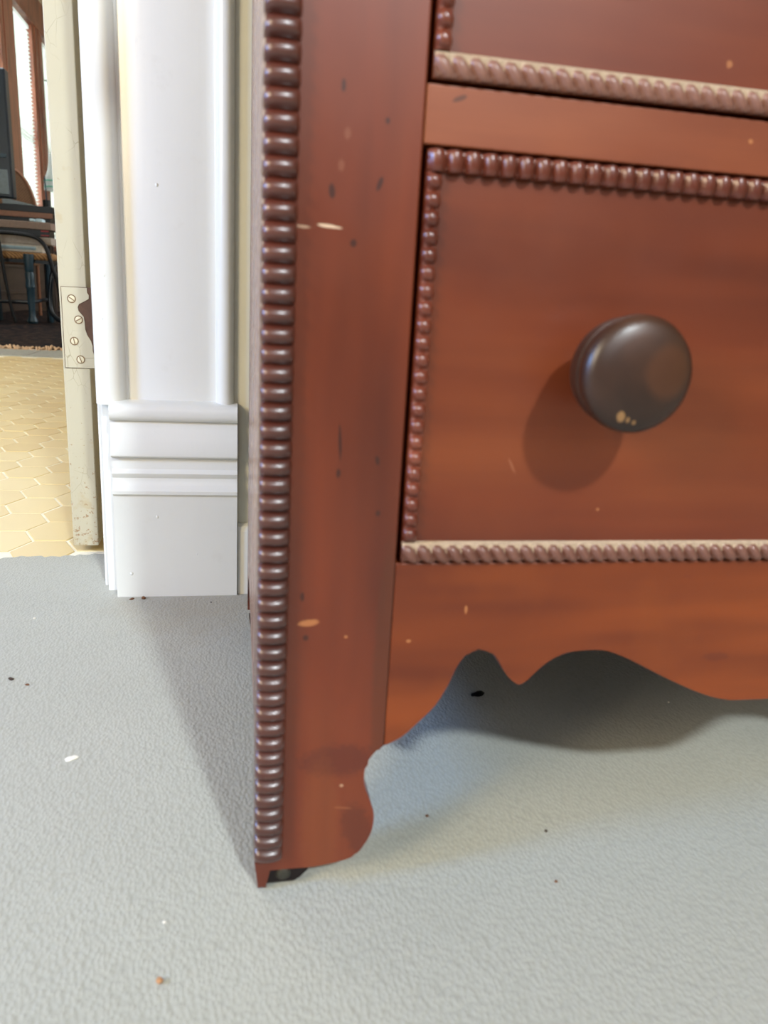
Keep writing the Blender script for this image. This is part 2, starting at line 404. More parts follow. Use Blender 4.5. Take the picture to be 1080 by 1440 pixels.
# carpeted floor, with its frayed edge at the doorway
bm = bmesh.new()
edge = []
x = -1.6
while x < -0.15:
    edge.append((x, 1.005 + 0.004*math.sin(x*61) + 0.004*math.sin(x*23+1) + 0.004*random.random() + max(0, (x+0.32))*0.12)); x += 0.006
edge.append((-0.15, 1.03))
outline = [(2.2, -3.4), (2.2, 0.93), (-0.15, 0.93)] + list(reversed(edge)) + [(-1.6, -3.4)]
prism(bm, outline, -0.012, 0.0, 'xy', 0.003)
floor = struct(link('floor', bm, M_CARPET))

# tiled hall floor: grout bed plus one object per hexagonal tile
hall = struct(link('floor', B(-2.2, 1.0, 1.0, 3.70, -0.06, -0.0016), M_GROUT))
TA, TO, TH = 0.0435, 0.0215, 0.0456   # flat side, point overhang, half height
hexm = bmesh.new()
g = 0.0013
hp = [(-TA/2-TO+g*1.5, 0), (-TA/2+g*.5, -TH+g), (TA/2-g*.5, -TH+g), (TA/2+TO-g*1.5, 0), (TA/2-g*.5, TH-g), (-TA/2+g*.5, TH-g)]
prism(hexm, hp, -0.008, 0.0, 'xy')
bmesh.ops.bevel(hexm, geom=[e for e in hexm.edges if all(v.co.z > -0.001 for v in e.verts)], offset=0.0012, segments=1, affect='EDGES')
hex_me = None; rest = bmesh.new(); cells = []
for i in range(-30, 12):
    for j in range(0, 31):
        x = -0.2585 + i*(TA+TO); y = 1.0396 + (j + (0.5 if i % 2 else 0))*2*TH
        if -2.1 < x < 0.7 and 0.99 < y < 3.66: cells.append((x, y))
def in_view(c):                       # the wedge of hall that the doorway opens on, with a margin
    x, y = c
    return abs(x - (-0.235*y - 0.01*y)) / (0.16 + 0.05*y)
cells.sort(key=in_view)
for k, (x, y) in enumerate(cells):
    dz = random.uniform(-0.0007, 0.0004)
    if k < 290:
        if hex_me is None:
            o = link('tile', hexm, M_TILE, hall); hex_me = o.data
        else:
            o = bpy.data.objects.new('tile', hex_me); COL.objects.link(o); o.parent = hall
        o.location = (x, y, dz-0.0005); o.rotation_euler = (random.uniform(-.003, .003), random.uniform(-.003, .003), 0)
    else:
        prism(rest, [(x+p[0], y+p[1]) for p in hp], -0.008, dz, 'xy')
link('tile_field', rest, M_TILE, hall, kind='stuff')

# grey sill board between hall and study, laid in lengths
sill = struct(link('trim_1', B(-3.2, 0.9, 3.70, 3.71, -0.05, 0.0), M_SILL))
xs = [-3.2, -2.4, -1.62, -0.93, -0.2, 0.9]
for a, b in zip(xs, xs[1:]): link('board', B(a+0.001, b-0.001, 3.701, 4.05, -0.04, 0.004+random.uniform(-.001, .001), bev=0.002), M_SILL, sill)
study = struct(link('floor', B(-3.4, 1.4, 4.05, 10.6, -0.06, -0.004), M_DARKFLOOR))

# walls
def wall(name, parts, mat=M_WALL):
    bm = bmesh.new()
    for p in parts: box(bm, *p)
    return struct(link(name, bm, mat))
wall('wall_back', [(-0.150, -0.02, WALL_Y, 1.02, -0.06, 3.5), (-0.02, 2.3, 0.886, 1.02, -0.06, 3.5), (-1.7, -1.0, WALL_Y, 1.02, -0.06, 3.5), (-1.0, -0.150, WALL_Y, 1.02, 2.1, 3.5)])
wall('wall_right', [(2.2, 2.3, -3.5, WALL_Y, -0.06, 3.5)], M_DIM_WALL)
wall('wall_left', [(-1.7, -1.6, -3.5, WALL_Y, -.06, 3.5)], M_DIM_WALL)
wall('wall_front', [(-1.7, 2.3, -3.5, -3.4, -.06, 3.5)], M_DIM_WALL)
struct(link('ceiling', B(-1.7, 2.3, -3.5, 1.02, 3.5, 3.6), M_CEIL))
# hall and study shell
wall('wall_hall_left', [(-2.3, -2.2, 1.02, 3.7, -.06, 2.6)], M_CEIL)
wall('wall_hall_right', [(0.9, 1.0, 1.02, 3.7, -.06, 2.6)], M_CEIL)
struct(link('ceiling', B(-2.3, 1.0, 1.02, 3.7, 2.6, 2.7), M_CEIL))
struct(link('baseboard_back', prism(bmesh.new(), [(0.877, 0), (0.888, 0), (0.888, 0.088), (0.883, 0.088), (0.8785, 0.085), (0.877, 0.079)], 0.0005, 2.2, 'yz'), M_WHITE))

# ------------------------------------------------ door casing (trim_2): moulded shaft on a plinth block
def casing_profile():
    P = [(-0.1545, 0.915), (-0.1545, 0.894)]
    # outer bead: quick rise, soft crown
    for k in range(9):
        a = math.pi - k/8*math.pi*0.93
        P.append((-0.1385 + 0.0155*math.cos(a), 0.8875 - 0.0125*math.sin(a)**0.8))
    P += [(-0.1215, 0.8895), (-0.1195, 0.8900)]
    P += [(-0.117, 0.8885), (-0.034, 0.8885), (-0.0262, 0.8900), (-0.0245, 0.8895)]
    for k in range(9):
        a = math.pi - k/8*math.pi
        P.append((-0.0140 + 0.0098*math.cos(a), 0.8865 - 0.0120*math.sin(a)**0.8))
    P += [(-0.0040, 0.8985), (-0.0020, 0.900), (-0.0010, 0.915)]
    return clean(P)
bm = bmesh.new(); prism(bm, casing_profile(), 0.226, 2.1, 'xy')
casing = struct(link('trim_2', bm, M_WHITE, smooth=38))
# plinth block: y-z profile swept across its width (front is small y)
PY = 0.8725
pl = [(0.915, -0.004), (PY+0.001, -0.004), (PY, 0.006), (PY, 0.1225), (PY-0.0005, 0.1238)]
pl += [(PY-0.004, 0.1262), (PY-0.0045, 0.1300), (PY-0.001, 0.1345), (PY+0.0022, 0.1395), (PY+0.0022, 0.1440), (PY-0.0005, 0.1470), (PY-0.0018, 0.1500), (PY+0.0002, 0.1525)]
pl += [(PY+0.0022, 0.1545), (PY+0.0022, 0.1672)]
for k in range(7):                               # belly band with an undercut lower lip
    a = -math.pi/2 + k/6*math.pi/2
    pl.append((PY-0.0010-0.0052*math.cos(a), 0.1705+0.0032*(1+math.sin(a))-0.0020))
pl += [(PY-0.0055, 0.180), (PY-0.0036, 0.190), (PY-0.0008, 0.2005), (PY+0.0006, 0.2085)]
for k in range(11):                              # torus on top
    a = -math.pi/2 + k/10*math.pi
    pl.append((PY+0.0005-0.0085*math.cos(a)**0.8 if abs(math.cos(a)) > 1e-6 else PY+0.0005, 0.2195+0.0098*math.sin(a)))
pl += [(PY+0.006, 0.2305), (0.895, 0.2310), (0.915, 0.2310)]
bm = bmesh.new(); prism(bm, clean(pl), -0.1380, -0.0004, 'yz')
link('plinth_block', bm, M_WHITE, casing, smooth=40)
for (x_, z_, r_) in ((-0.0842, 0.4555, 0.0016), (-0.0905, 0.0985, 0.0014), (-0.1385, 0.362, 0.0016), (-0.1415, 0.318, 0.0013), (-0.0465, 0.0525, 0.0009), (-0.121, 0.0295, 0.0018)):
    bm = bmesh.new(); bmesh.ops.create_icosphere(bm, subdivisions=2, radius=r_)
    for v in bm.verts: v.co.y *= 0.45; v.co.z *= 1.25
    link('paint_blob', bm, M_WHITE, casing, (x_, (0.8755 if x_ < -0.13 else 0.8885) if z_ > 0.23 else PY, z_), 180)
# backing board and door lining seen as a narrow strip left of the plinth
struct(link('trim_3', B(-0.1512, -0.100, 0.895, 0.915, -0.004, 2.1, bev=0.0015), M_WHITE))
jamb = struct(link('trim_4', B(-0.1578, -0.145, 0.9120, 1.012, -0.004, 2.1, bev=0.002), M_WHITE))
struct(link('trim_5', B(-1.0, -0.1576, 0.9120, 1.012, 2.06, 2.1, bev=0.002), M_WHITE))

# ------------------------------------------------ open door: its cream hinge edge faces us
DX0, DX1, DY = -0.2170, -0.1848, 1.0325
door = struct(link('door_1', B(DX0, DX1, DY, DY+0.78, 0.010, 2.04, bev=0.0012), M_CREAM))
HZ0, HZ1 = 0.2475, 0.3465
hinge = link('hinge', B(-0.2145, -0.1725, DY-0.0016, DY+0.0005, HZ0, HZ1, bev=0.0004), M_BARE, door)
hinge['label'] = 'iron hinge leaf with bare brown metal showing'
# layer of cream paint on the leaf, its broken edge scalloped
pe = [(-0.1838, HZ1-0.0006), (-0.1836, 0.3400), (-0.1818, 0.3375), (-0.1822, 0.3330), (-0.1870, 0.3300), (-0.1938, 0.3262), (-0.1955, 0.3225), (-0.1948, 0.3180), (-0.1915, 0.3140),
      (-0.1890, 0.3110), (-0.1882, 0.3040), (-0.1880, 0.2960), (-0.1858, 0.2890), (-0.1818, 0.2820), (-0.1800, 0.2760), (-0.1803, 0.2700), (-0.1790, 0.2650), (-0.1762, 0.2620), (-0.1735, 0.2600), (-0.1727, HZ0+0.0006)]
bm = bmesh.new(); prism(bm, [(-0.2136, HZ0+0.0006)] + list(reversed(pe)) + [(-0.2136, HZ1-0.0006)], DY-0.0024, DY-0.0015, 'xz')
link('paint_layer', bm, M_CREAM, hinge)['label'] = 'cracked cream paint left on the hinge leaf'
for (sx_, sz_, an) in ((-0.2022, 0.3322, 0.6), (-0.1952, 0.3073, -0.5), (-0.2015, 0.2810, 1.4), (-0.1950, 0.2585, 1.2)):
    bm = bmesh.new(); lathe(bm, [(0, -0.0006), (0.0034, -0.0005), (0.0044, 0.0000), (0.0046, 0.001)], 20, 'y')
    s_ = link('screw', bm, M_SCREW, hinge, (sx_, DY-0.0026, sz_), 40)
    q = bmesh.new(); box(q, -0.0036, 0.0036, -0.0009, 0.0, -0.0005, 0.0005)
    bmesh.ops.rotate(q, verts=q.verts, cent=(0, 0, 0), matrix=Matrix.Rotation(an, 3, 'Y'))
    # recessed ring and slot: rust line (merged into the screw mesh as second material)
    lathe(q, [(0.0044, -0.0002), (0.0052, -0.0002), (0.0052, 0.0006), (0.0044, 0.0006)], 20, 'y')
    me2 = bpy.data.meshes.new('tmp'); q.to_mesh(me2); q.free()
    b2 = bmesh.new(); b2.from_mesh(s_.data); n0 = len(b2.faces); b2.from_mesh(me2); b2.faces.ensure_lookup_table()
    for f in b2.faces[n0:]: f.material_index = 1
    b2.to_mesh(s_.data); b2.free(); s_.data.materials.append(M_SLOT)

# ================================================================== CHEST OF DRAWERS
F = 0.3937                 # plane of the chest front
XR = 2*CX                  # mirror
chest = thing('chest_of_drawers', 'red-brown wooden chest of drawers with ribbed corner columns on grey carpet', 'chest', (CX, CY, 0))
def cp_(name, bm, mat, parent=None, smooth=None):
    """A chest part given in room coordinates."""
    bmesh.ops.translate(bm, verts=bm.verts, vec=(-CX, -CY, 0))
    return link(name, bm, mat, parent or chest, (0, 0, 0), smooth)
def mir(pts): return [(XR-x, z) for x, z in reversed(pts)]

leg = [(0.0873, 0.0982), (0.0831, 0.0957), (0.0771, 0.0862), (0.0764, 0.0738), (0.0795, 0.0635), (0.0832, 0.0529), (0.0837, 0.0436), (0.0819, 0.0348), (0.0770, 0.0257), (0.0714, 0.0199), (0.0603, 0.0167), (0.047, 0.0148)]
leg = [(p.x, p.z) for p in smooth_path([(a, 0, b) for a, b in leg], 4)]
TOPZ = 0.880
stile_o = [(0.0108, TOPZ), (0.0873, TOPZ)] + leg + [(0.030, 0.0150), (0.0195, 0.0160), (0.0185, 0.0018), (0.0132, 0.0018), (0.0108, 0.0235)]
for o_ in (stile_o, mir(stile_o)):
    bm = bmesh.new(); prism(bm, clean(o_), F, F+0.021, 'xz', 0.0011); cp_('stile', bm, M_STILE)

half = [(0.0873, 0.0979), (0.0979, 0.1036), (0.1082, 0.1137), (0.1172, 0.1239), (0.124, 0.1369), (0.1283, 0.1485), (0.1333, 0.1567), (0.1387, 0.1602), (0.1462, 0.16), (0.1525, 0.1551), (0.1573, 0.1474), (0.1615, 0.1415), (0.1666, 0.137), (0.1713, 0.1358), (0.1815, 0.1465), (0.1899, 0.1529), (0.1987, 0.1564), (0.2102, 0.1574), (0.2219, 0.157), (0.2345, 0.1527), (0.2475, 0.1464), (0.2608, 0.1395), (0.2743, 0.1329), (0.2879, 0.1267), (0.3016, 0.1215), (0.3124, 0.1189), (0.323, 0.1179)]
low = half + [(XR-a, b) for a, b in reversed(half)]
low = [(p.x, p.z) for p in smooth_path([(a, 0, b) for a, b in low], 3)]
ap = [(0.0874, 0.2152)] + low + [(XR-0.0874, 0.2152)]
bm = bmesh.new(); prism(bm, clean(ap), F+0.0006, F+0.020, 'xz', 0.0009); cp_('apron', bm, M_APRON)

for z0, z1 in ((0.4308, 0.4574), (0.672, 0.698), (0.862, 0.880)):
    cp_('rail', B(0.0876, XR-0.0876, F+0.0008, F+0.020, z0, z1, bev=0.0009), M_RAIL)

# carcase
side_o = [(F+0.019, 0.024), (F+0.024, 0.026), (F+0.034, 0.070), (F+0.055, 0.090), (0.69, 0.090), (0.735, 0.080), (0.762, 0.045), (0.768, 0.026), (0.792, 0.026), (0.792, TOPZ), (F+0.019, TOPZ)]
for x0, x1 in ((0.0110, 0.026), (XR-0.026, XR-0.0110)):
    bm = bmesh.new(); prism(bm, side_o, x0, x1, 'yz', 0.0008); cp_('side_panel', bm, M_SIDE)
cp_('back_panel', B(0.026, XR-0.026, 0.775, 0.787, 0.12, TOPZ), M_INNER)
cp_('dust_panel', B(0.026, XR-0.026, F+0.021, 0.775, 0.190, 0.200), M_INNER)
cp_('top_board', B(-0.004, XR+0.004, F-0.014, 0.800, TOPZ, 0.902, bev=0.004), M_STILE)

# ribbed half-columns on the corners
def ribbed(x0, x1, z0, z1, pitch):
    bm = bmesh.new(); n = int(round((z1-z0)/pitch)); sub = 10; seg = 20
    rows = []
    for i in range(n*sub+1):
        t = i/sub; ph = t - math.floor(t)
        z = z0 + (z1-z0)*i/(n*sub)
        # each rib: rounded, with a tight groove between
        # each rib: a full rounded roll with a tight groove
        r = 1-((0.44-ph)/0.44)**2.4 if ph < 0.44 else max(0.0, 1-((ph-0.44)/0.56)**2.6)
        k = 0.52 + 0.48*r
        jit = 1+0.03*math.sin(math.floor(t)*7.3)
        row = []
        for s in range(seg+1):
            a = math.pi - s/seg*math.pi
            cx = (x0+x1)/2; w = (x1-x0)/2*(0.95+0.05*r)
            row.append(bm.verts.new((cx + w*math.cos(a), F + 0.0004 - 0.0092*k*jit*max(0, math.sin(a))**0.38, z)))
        rows.append(row)
    for a, b in zip(rows, rows[1:]):
        for s in range(seg): bm.faces.new((a[s], a[s+1], b[s+1], b[s]))
    for row in (rows[0], rows[-1]): bm.faces.new(row)
    for row_i in range(len(rows)-1):
        a, b = rows[row_i], rows[row_i+1]; bm.faces.new((a[0], b[0], b[-1], a[-1]))
    return bm
cp_('ribbed_column', ribbed(0.0104, 0.0278, 0.0255, TOPZ, 0.00965), M_RIB, smooth=50)
cp_('ribbed_column', ribbed(XR-0.0278, XR-0.0104, 0.0255, TOPZ, 0.00965), M_RIB, smooth=50)

# rope mouldings: straight run with slanted rounded lobes on a fillet
def rope(p0, p1, width, pitch, slant, depth=0.0052, inward=(0, 0, 1), dusty=False, lobe_v=0.56):
    """Moulding from p0 to p1 on the drawer face: a low fillet carrying a row of rounded lobes; width along `inward`."""
    bm = bmesh.new(); p0, p1, iw = Vector(p0), Vector(p1), Vector(inward)
    L = (p1-p0).length; d = (p1-p0)/L; out = Vector((0, -1, 0)); n = max(2, int(round(L/pitch)))*11; seg = 13
    vc, vr = (0.38, 0.50) if dusty else (0.5, lobe_v)
    rows = []; dust = {}
    for i in range(n+1):
        s = L*i/n; row = []
        for k in range(seg+1):
            v = k/seg
            t = s*round(L/pitch)/L + slant*(v-0.5); ph = t % 1.0; jit = 1+0.05*math.sin(math.floor(t)*12.9)
            q = 1 - abs((ph-0.5)/0.49)**2.3 - abs((v-vc)/vr)**2.6
            lobe = depth*jit*math.sqrt(q) if q > 0 else 0.0
            e = min(1.0, v/0.12, (1-v)/0.12)
            base = depth*0.42*math.sqrt(max(0.0, 1-(1-e)**2))
            row.append(bm.verts.new(p0 + d*s + iw*(width*v) + out*max(lobe, base)))
            dust[row[-1]] = (lobe <= base*1.05)
        rows.append(row)
    for a, b in zip(rows, rows[1:]):
        for k in range(seg):
            f = bm.faces.new((a[k], a[k+1], b[k+1], b[k]))
            # dust and old wax lie on the ledge around the lobes
            if dusty and k/seg > 0.36 and sum(dust[v] for v in f.verts) >= 3: f.material_index = 1
        bm.faces.new((a[0], b[0], b[-1], a[-1]))
    bm.faces.new(rows[0]); bm.faces.new(rows[-1])
    return bm
def knob_mesh(cx, cz):
    bm = bmesh.new()
    prof = [(0.0, 0.0), (0.008, 0.0), (0.0150, -0.0006), (0.0150, -0.004), (0.0135, -0.008), (0.0155, -0.012), (0.0215, -0.0155), (0.0258, -0.0195), (0.0270, -0.0240), (0.0268, -0.0285),
            (0.0254, -0.0292), (0.0250, -0.0306), (0.0276, -0.0318), (0.0286, -0.0350), (0.0284, -0.0378), (0.0272, -0.0402), (0.0240, -0.0422), (0.0180, -0.0436), (0.0090, -0.0444), (0.0, -0.0446)]
    lathe(bm, [(r*1.02, t*1.14) for r, t in prof], 56, 'y', (cx, F+0.0005, cz)); return bm
GAP = 0.0028
def drawer(z0, z1, lab=None):
    xa, xb = 0.0873+GAP, XR-0.0873-GAP
    zb, zt = z0+0.0006, z1-0.0016
    d = cp_('drawer', B(xa, xb, F+0.0012, F+0.020, zb, zt, bev=0.0006), M_DRAWER)
    w = 0.0096
    mats = M_MOULD
    yb = F+0.0012
    cp_('bottom_moulding', rope((xa, yb, zb), (xb, yb, zb), 0.0118, 0.0087, 0.75, dusty=True), [M_MOULD_SHEEN, M_DUST], d, 40)
    cp_('top_moulding', rope((xa, yb, zt-0.0102), (xb, yb, zt-0.0102), 0.0100, 0.0091, 0.05, 0.0058, lobe_v=0.75), mats, d, 40)
    for x_, s_ in ((xa, 1), (xb-0.0078, 1)):
        cp_('side_moulding', rope((x_, yb, zb+0.0118), (x_, yb, zt-0.0102), 0.0078, 0.0087, 0.12, 0.0050, (1, 0, 0)), mats, d, 40)
    # drawer box behind the front
    bm = bmesh.new(); box(bm, xa+0.004, xb-0.004, F+0.02, 0.74, zb+0.006, zb+0.012)
    box(bm, xa+0.004, xa+0.014, F+0.02, 0.74, zb+0.012, zt-0.02); box(bm, xb-0.014, xb-0.004, F+0.02, 0.74, zb+0.012, zt-0.02); box(bm, xa+0.004, xb-0.004, 0.73, 0.74, zb+0.012, zt-0.02)
    cp_('drawer_box', bm, M_INNER, d)
    for kx in (0.1935, XR-0.1935):
        k = cp_('knob', knob_mesh(kx, (z0+z1)/2+0.0055), M_KNOB, d, 35)
    return d
d0 = drawer(0.2156, 0.4305)
drawer(0.4590, 0.672); drawer(0.699, 0.861)
# the near knob has pale chips worn into its lower rim
kn = [c for c in d0.children if c.name.startswith('knob')][0]
kn.data.materials[0] = M_KNOB_CHIPPED; kn['label'] = 'dark turned knob with pale chips on its lower rim'

# casters
def caster(x, y):
    bm = bmesh.new()
    prism(bm, [(x-0.0135, 0.0145), (x+0.0155, 0.0143), (x+0.0135, 0.0095), (x+0.0095, 0.0060), (x+0.0055, 0.0025), (x-0.0115, 0.0022)], y-0.0045, y+0.0090, 'xz', 0.0012)
    c = cp_('caster', bm, M_CASTER)
    w = bmesh.new(); lathe(w, [(0, -0.009), (0.0052, -0.009), (0.0070, -0.0075), (0.0076, -0.003), (0.0076, 0.003), (0.0070, 0.0075), (0.0052, 0.009), (0, 0.009)], 28, 'x', (x-0.002, y+0.004, 0.0076))
    cp_('wheel', w, M_CASTER, c, 40)
    h = bmesh.new(); lathe(h, [(0, -0.0016), (0.0034, -0.0013), (0.0046, -0.0002), (0.0048, 0.0012), (0, 0.0012)], 24, 'y', (x-0.0015, y-0.0045, 0.0092))
    cp_('axle_disc', h, M_CASTER2, c, 40)['label'] = 'dull grey metal disc'
for x_, y_ in ((0.0305, F+0.0075), (XR-0.0305, F+0.0075), (0.0262, 0.778), (XR-0.0262, 0.778)): caster(x_, y_)

# ================================================================== CRUMBS ON THE CARPET
def crumb(x, y, r, mat, label, flat=0.6, seed=0, name='crumb', stretch=1.0):
    rd = random.Random(seed); bm = bmesh.new(); bmesh.ops.create_icosphere(bm, subdivisions=2, radius=r)
    for v in bm.verts:
        v.co *= rd.uniform(0.75, 1.2); v.co.z *= flat; v.co.x *= stretch
    zmin = min(v.co.z for v in bm.verts)
    bmesh.ops.translate(bm, verts=bm.verts, vec=(0, 0, -zmin-0.0003))
    bmesh.ops.rotate(bm, verts=bm.verts, cent=(0, 0, 0), matrix=Matrix.Rotation(rd.uniform(0, 3), 3, 'Z'))
    return tag(link(name, bm, mat, None, (x, y, 0), 60), label, 'crumb')
M_CR_W = plain('white_flake', lin(240, 236, 224), 0.8); M_CR_O = plain('orange_crumb', lin(190, 140, 96), 0.8)
M_CR_D = plain('dark_crumb', lin(62, 48, 38), 0.9); M_CR_B = plain('brown_crumb', lin(110, 72, 46), 0.9)
crumb(-0.126, 0.547, 0.0030, M_CR_W, 'white paper flake on the open carpet left of the chest', 0.35, 1, 'paper_flake', 1.7)
crumb(-0.040, 0.335, 0.0020, M_CR_O, 'orange-tan crumb on the carpet in front of the chest foot', 0.7, 2)
crumb(-0.041, 0.376, 0.0010, M_CR_W, 'tiny white speck on the carpet just behind the orange crumb', 0.6, 3)
crumb(0.135, 0.451, 0.0012, M_CR_B, 'brown crumb on the carpet just beside the scrolled chest leg', 0.7, 4)
crumb(0.204, 0.379, 0.0011, M_CR_B, 'brown crumb on the open carpet well in front of the scalloped apron', 0.7, 5)
crumb(0.216, 0.426, 0.0012, M_CR_D, 'dark crumb on the carpet midway below the pointed drop of the apron', 0.6, 6)
crumb(-0.204, 0.680, 0.0022, M_CR_D, 'dark grey fleck on the carpet well left of the chest', 0.4, 7, 'lint_fleck', 1.6)
crumb(-0.187, 0.668, 0.0016, M_CR_B, 'pale brown fleck beside the dark grey fleck', 0.4, 8, 'lint_fleck', 1.4)
crumb(-0.216, 0.816, 0.0014, M_CR_W, 'small white speck on the carpet near the doorway', 0.6, 9)
crumb(-0.108, 0.866, 0.0024, M_CR_B, 'round rusty-brown crumb against the foot of the plinth block', 0.8, 10)
crumb(-0.121, 0.866, 0.0020, M_CR_B, 'flat brown splinter at the corner of the plinth block', 0.4, 11, 'splinter', 1.8)
crumb(-0.030, 0.852, 0.0011, M_CR_D, 'dark speck on the shaded carpet before the plinth block', 0.6, 12)
crumb(0.224, 0.616, 0.0040, M_BLACK, 'black fluff lying in the shadow under the chest', 0.5, 13, 'fluff', 1.8)
crumb(0.406, 0.588, 0.0010, M_CR_W, 'tiny white speck in the shadow under the chest', 0.6, 14)

# ================================================================== STUDY BEYOND THE HALL
LX = -2.1                         # window wall of the study
def lw(y0, y1, z0, z1, t=0.0, d=0.12): return (LX-d, LX+t, y0, y1, z0, z1)
wall('wall_study_left', [lw(4.05, 7.3, -.06, 3.4), lw(7.3, 11.2, -.06, 0.62), lw(7.3, 11.2, 2.86, 3.4), lw(10.6, 11.2, 0.62, 2.86)], M_FARWALL)
wall('wall_study_far', [(-3.4, 1.4, 10.6, 10.7, -.06, 3.4)], M_FARWALL)
wall('wall_study_right', [(1.3, 1.4, 3.7, 10.6, -.06, 3.4)], M_FARWALL)
wall('wall_study_near', [(-3.4, -2.2, 3.7, 4.05, 0.02, 3.4), (0.9, 1.4, 3.7, 4.05, 0.02, 3.4), (-2.2, 0.9, 3.7, 4.05, 2.5, 3.4)], M_FARWALL)
struct(link('ceiling', B(-3.4, 1.4, 3.7, 10.7, 3.4, 3.5), M_CEIL))
struct(link('baseboard_left', prism(bmesh.new(), [(LX-0.01, 0), (LX+0.02, 0), (LX+0.02, 0.60), (LX-0.01, 0.62)], 4.1, 10.6, 'xz'), M_WAINS))
for z in (0.16, 0.40, 0.58): struct(link('trim_6', B(LX+0.018, LX+0.034, 4.1, 10.6, z, z+0.035, bev=0.004), M_WAINS))
# header board over the windows
struct(link('trim_7', B(LX-0.12, LX+0.035, 7.3, 10.6, 2.80, 2.86, bev=0.006), M_BROWN))
struct(link('trim_8', B(LX-0.01, LX+0.022, 7.3, 10.6, 2.86, 3.12, bev=0.004), M_BROWN))
def window(n, y0, y1, head=2.80, sill_=0.66):
    w = struct(link('window_%d' % n, B(LX-0.10, LX-0.096, y0, y1, sill_, head), M_GLASS))
    for (a, b) in ((y0-0.0, y0+0.03), (y1-0.03, y1)):
        link('sash', B(LX-0.115, LX-0.085, a, b, sill_, head), M_BROWN, w)
    link('sash', B(LX-0.115, LX-0.085, y0, y1, 1.70, 1.745), M_BROWN, w)
    link('sash', B(LX-0.115, LX-0.085, y0, y1, head-0.05, head), M_BROWN, w)
    link('sill', B(LX-0.12, LX+0.05, y0-0.08, y1+0.08, sill_-0.05, sill_, bev=0.006), M_BROWN, w)
def mullion(ys):
    """Stepped jamb between two windows: strips of different depth."""
    bm = bmesh.new()
    for (a, b, t) in ys: box(bm, LX-0.12, LX+t, a, b, 0.62, 2.80, bev=0.004)
    return bm
def mull(n, ys): return struct(link('trim_%d' % n, mullion(ys), M_BROWN))
mull(9, [(8.20, 8.30, 0.018), (8.305, 8.41, 0.026), (8.415, 8.52, 0.018), (8.525, 8.70, 0.010)])
mull(10, [(9.40, 9.47, 0.010), (9.475, 9.575, 0.022), (9.58, 9.69, 0.030), (9.695, 9.80, 0.014)])
mull(11, [(7.3, 7.45, 0.014)])
mull(12, [(10.35, 10.6, 0.014)])
window(1, 7.45, 8.20); window(2, 8.70, 9.40); window(3, 9.80, 10.35)
def blind(y0, y1, lab, z1=2.74, z0=0.75):
    t = thing('venetian_blind', lab, 'blind', (LX-0.03, (y0+y1)/2, z0))
    h = (y1-y0)/2
    link('head_rail', B(-0.02, 0.02, -h, h, z1-z0, z1-z0+0.035, bev=0.003), M_SLAT, t)
    link('bottom_rail', B(-0.018, 0.018, -h, h, 0.0, 0.018, bev=0.003), M_SLAT, t)
    sl = bmesh.new(); box(sl, -0.022, 0.022, -h, h, -0.0008, 0.0008)
    bmesh.ops.rotate(sl, verts=sl.verts, cent=(0, 0, 0), matrix=Matrix.Rotation(math.radians(-28), 3, 'Y'))
    first = None; n = int((z1-z0-0.04)/0.036)
    for k in range(n):
        if first is None: o = link('slat', sl, M_SLAT, t); first = o
        else: o = first.copy(); COL.objects.link(o)
        o.location = (0, 0, 0.035+k*0.036)
    for yy in (-h*0.7, h*0.7):
        c = bmesh.new(); tube(c, [(0.023, yy, 0.01), (0.023, yy, z1-z0)], 0.0012, 5); link('cord', c, M_SLAT, t)
    return t
blind(7.47, 8.19, 'white venetian blind partly hidden behind the dark monitor')
blind(8.72, 9.36, 'white venetian blind in the middle study window above the desk')
blind(9.82, 10.33, 'white venetian blind in the window half hidden by the door edge')

# rug with knotted fringe
rug = thing('rug', 'dark patterned rug with a tan knotted fringe under the desk', 'rug', (-1.0, 5.9, 0))
bm = bmesh.new(); nx, ny = 46, 60
def rz(x, y): return 0.0085 + 0.0015*math.sin(x*9+y*3)
grid = [[bm.verts.new((-1.05+2.1*i/nx, -1.85+4.2*j/ny + 0.02*math.sin(i*0.5)*(1-j/ny), max(0.006, rz(-1.05+2.1*i/nx, -1.85+4.2*j/ny)))) for i in range(nx+1)] for j in range(ny+1)]
for j in range(ny):
    for i in range(nx): bm.faces.new((grid[j][i], grid[j][i+1], grid[j+1][i+1], grid[j+1][i]))
ext = bmesh.ops.extrude_face_region(bm, geom=list(bm.faces))
bmesh.ops.translate(bm, verts=[v for v in ext['geom'] if isinstance(v, bmesh.types.BMVert)], vec=(0, 0, -0.008))
link('pile', bm, M_RUG, rug, smooth=60)
bm = bmesh.new(); rd = random.Random(3)
for k in range(150):
    x = -1.05 + 2.1*k/149; y = -1.85 + 0.02*math.sin((x+1.05)/2.1*nx*0.5)
    z = 0.006 + 0.010*abs(math.sin(x*14))*abs(math.sin(x*37+1))
    tube(bm, smooth_path([(x, y+0.01, 0.004), (x+rd.uniform(-.006, .006), y-0.012, z+rd.uniform(0, .006)), (x+rd.uniform(-.012, .012), y-0.035, 0.006), (x+rd.uniform(-.02, .02), y-0.055-rd.uniform(0, .02), 0.002)], 2), [0.0055, 0.0064, 0.0068, 0.0064, 0.005, 0.004, 0.003], 5)
f_ = link('fringe', bm, M_FRINGE, rug, kind='stuff'); f_['label'] = 'tan knotted fringe'

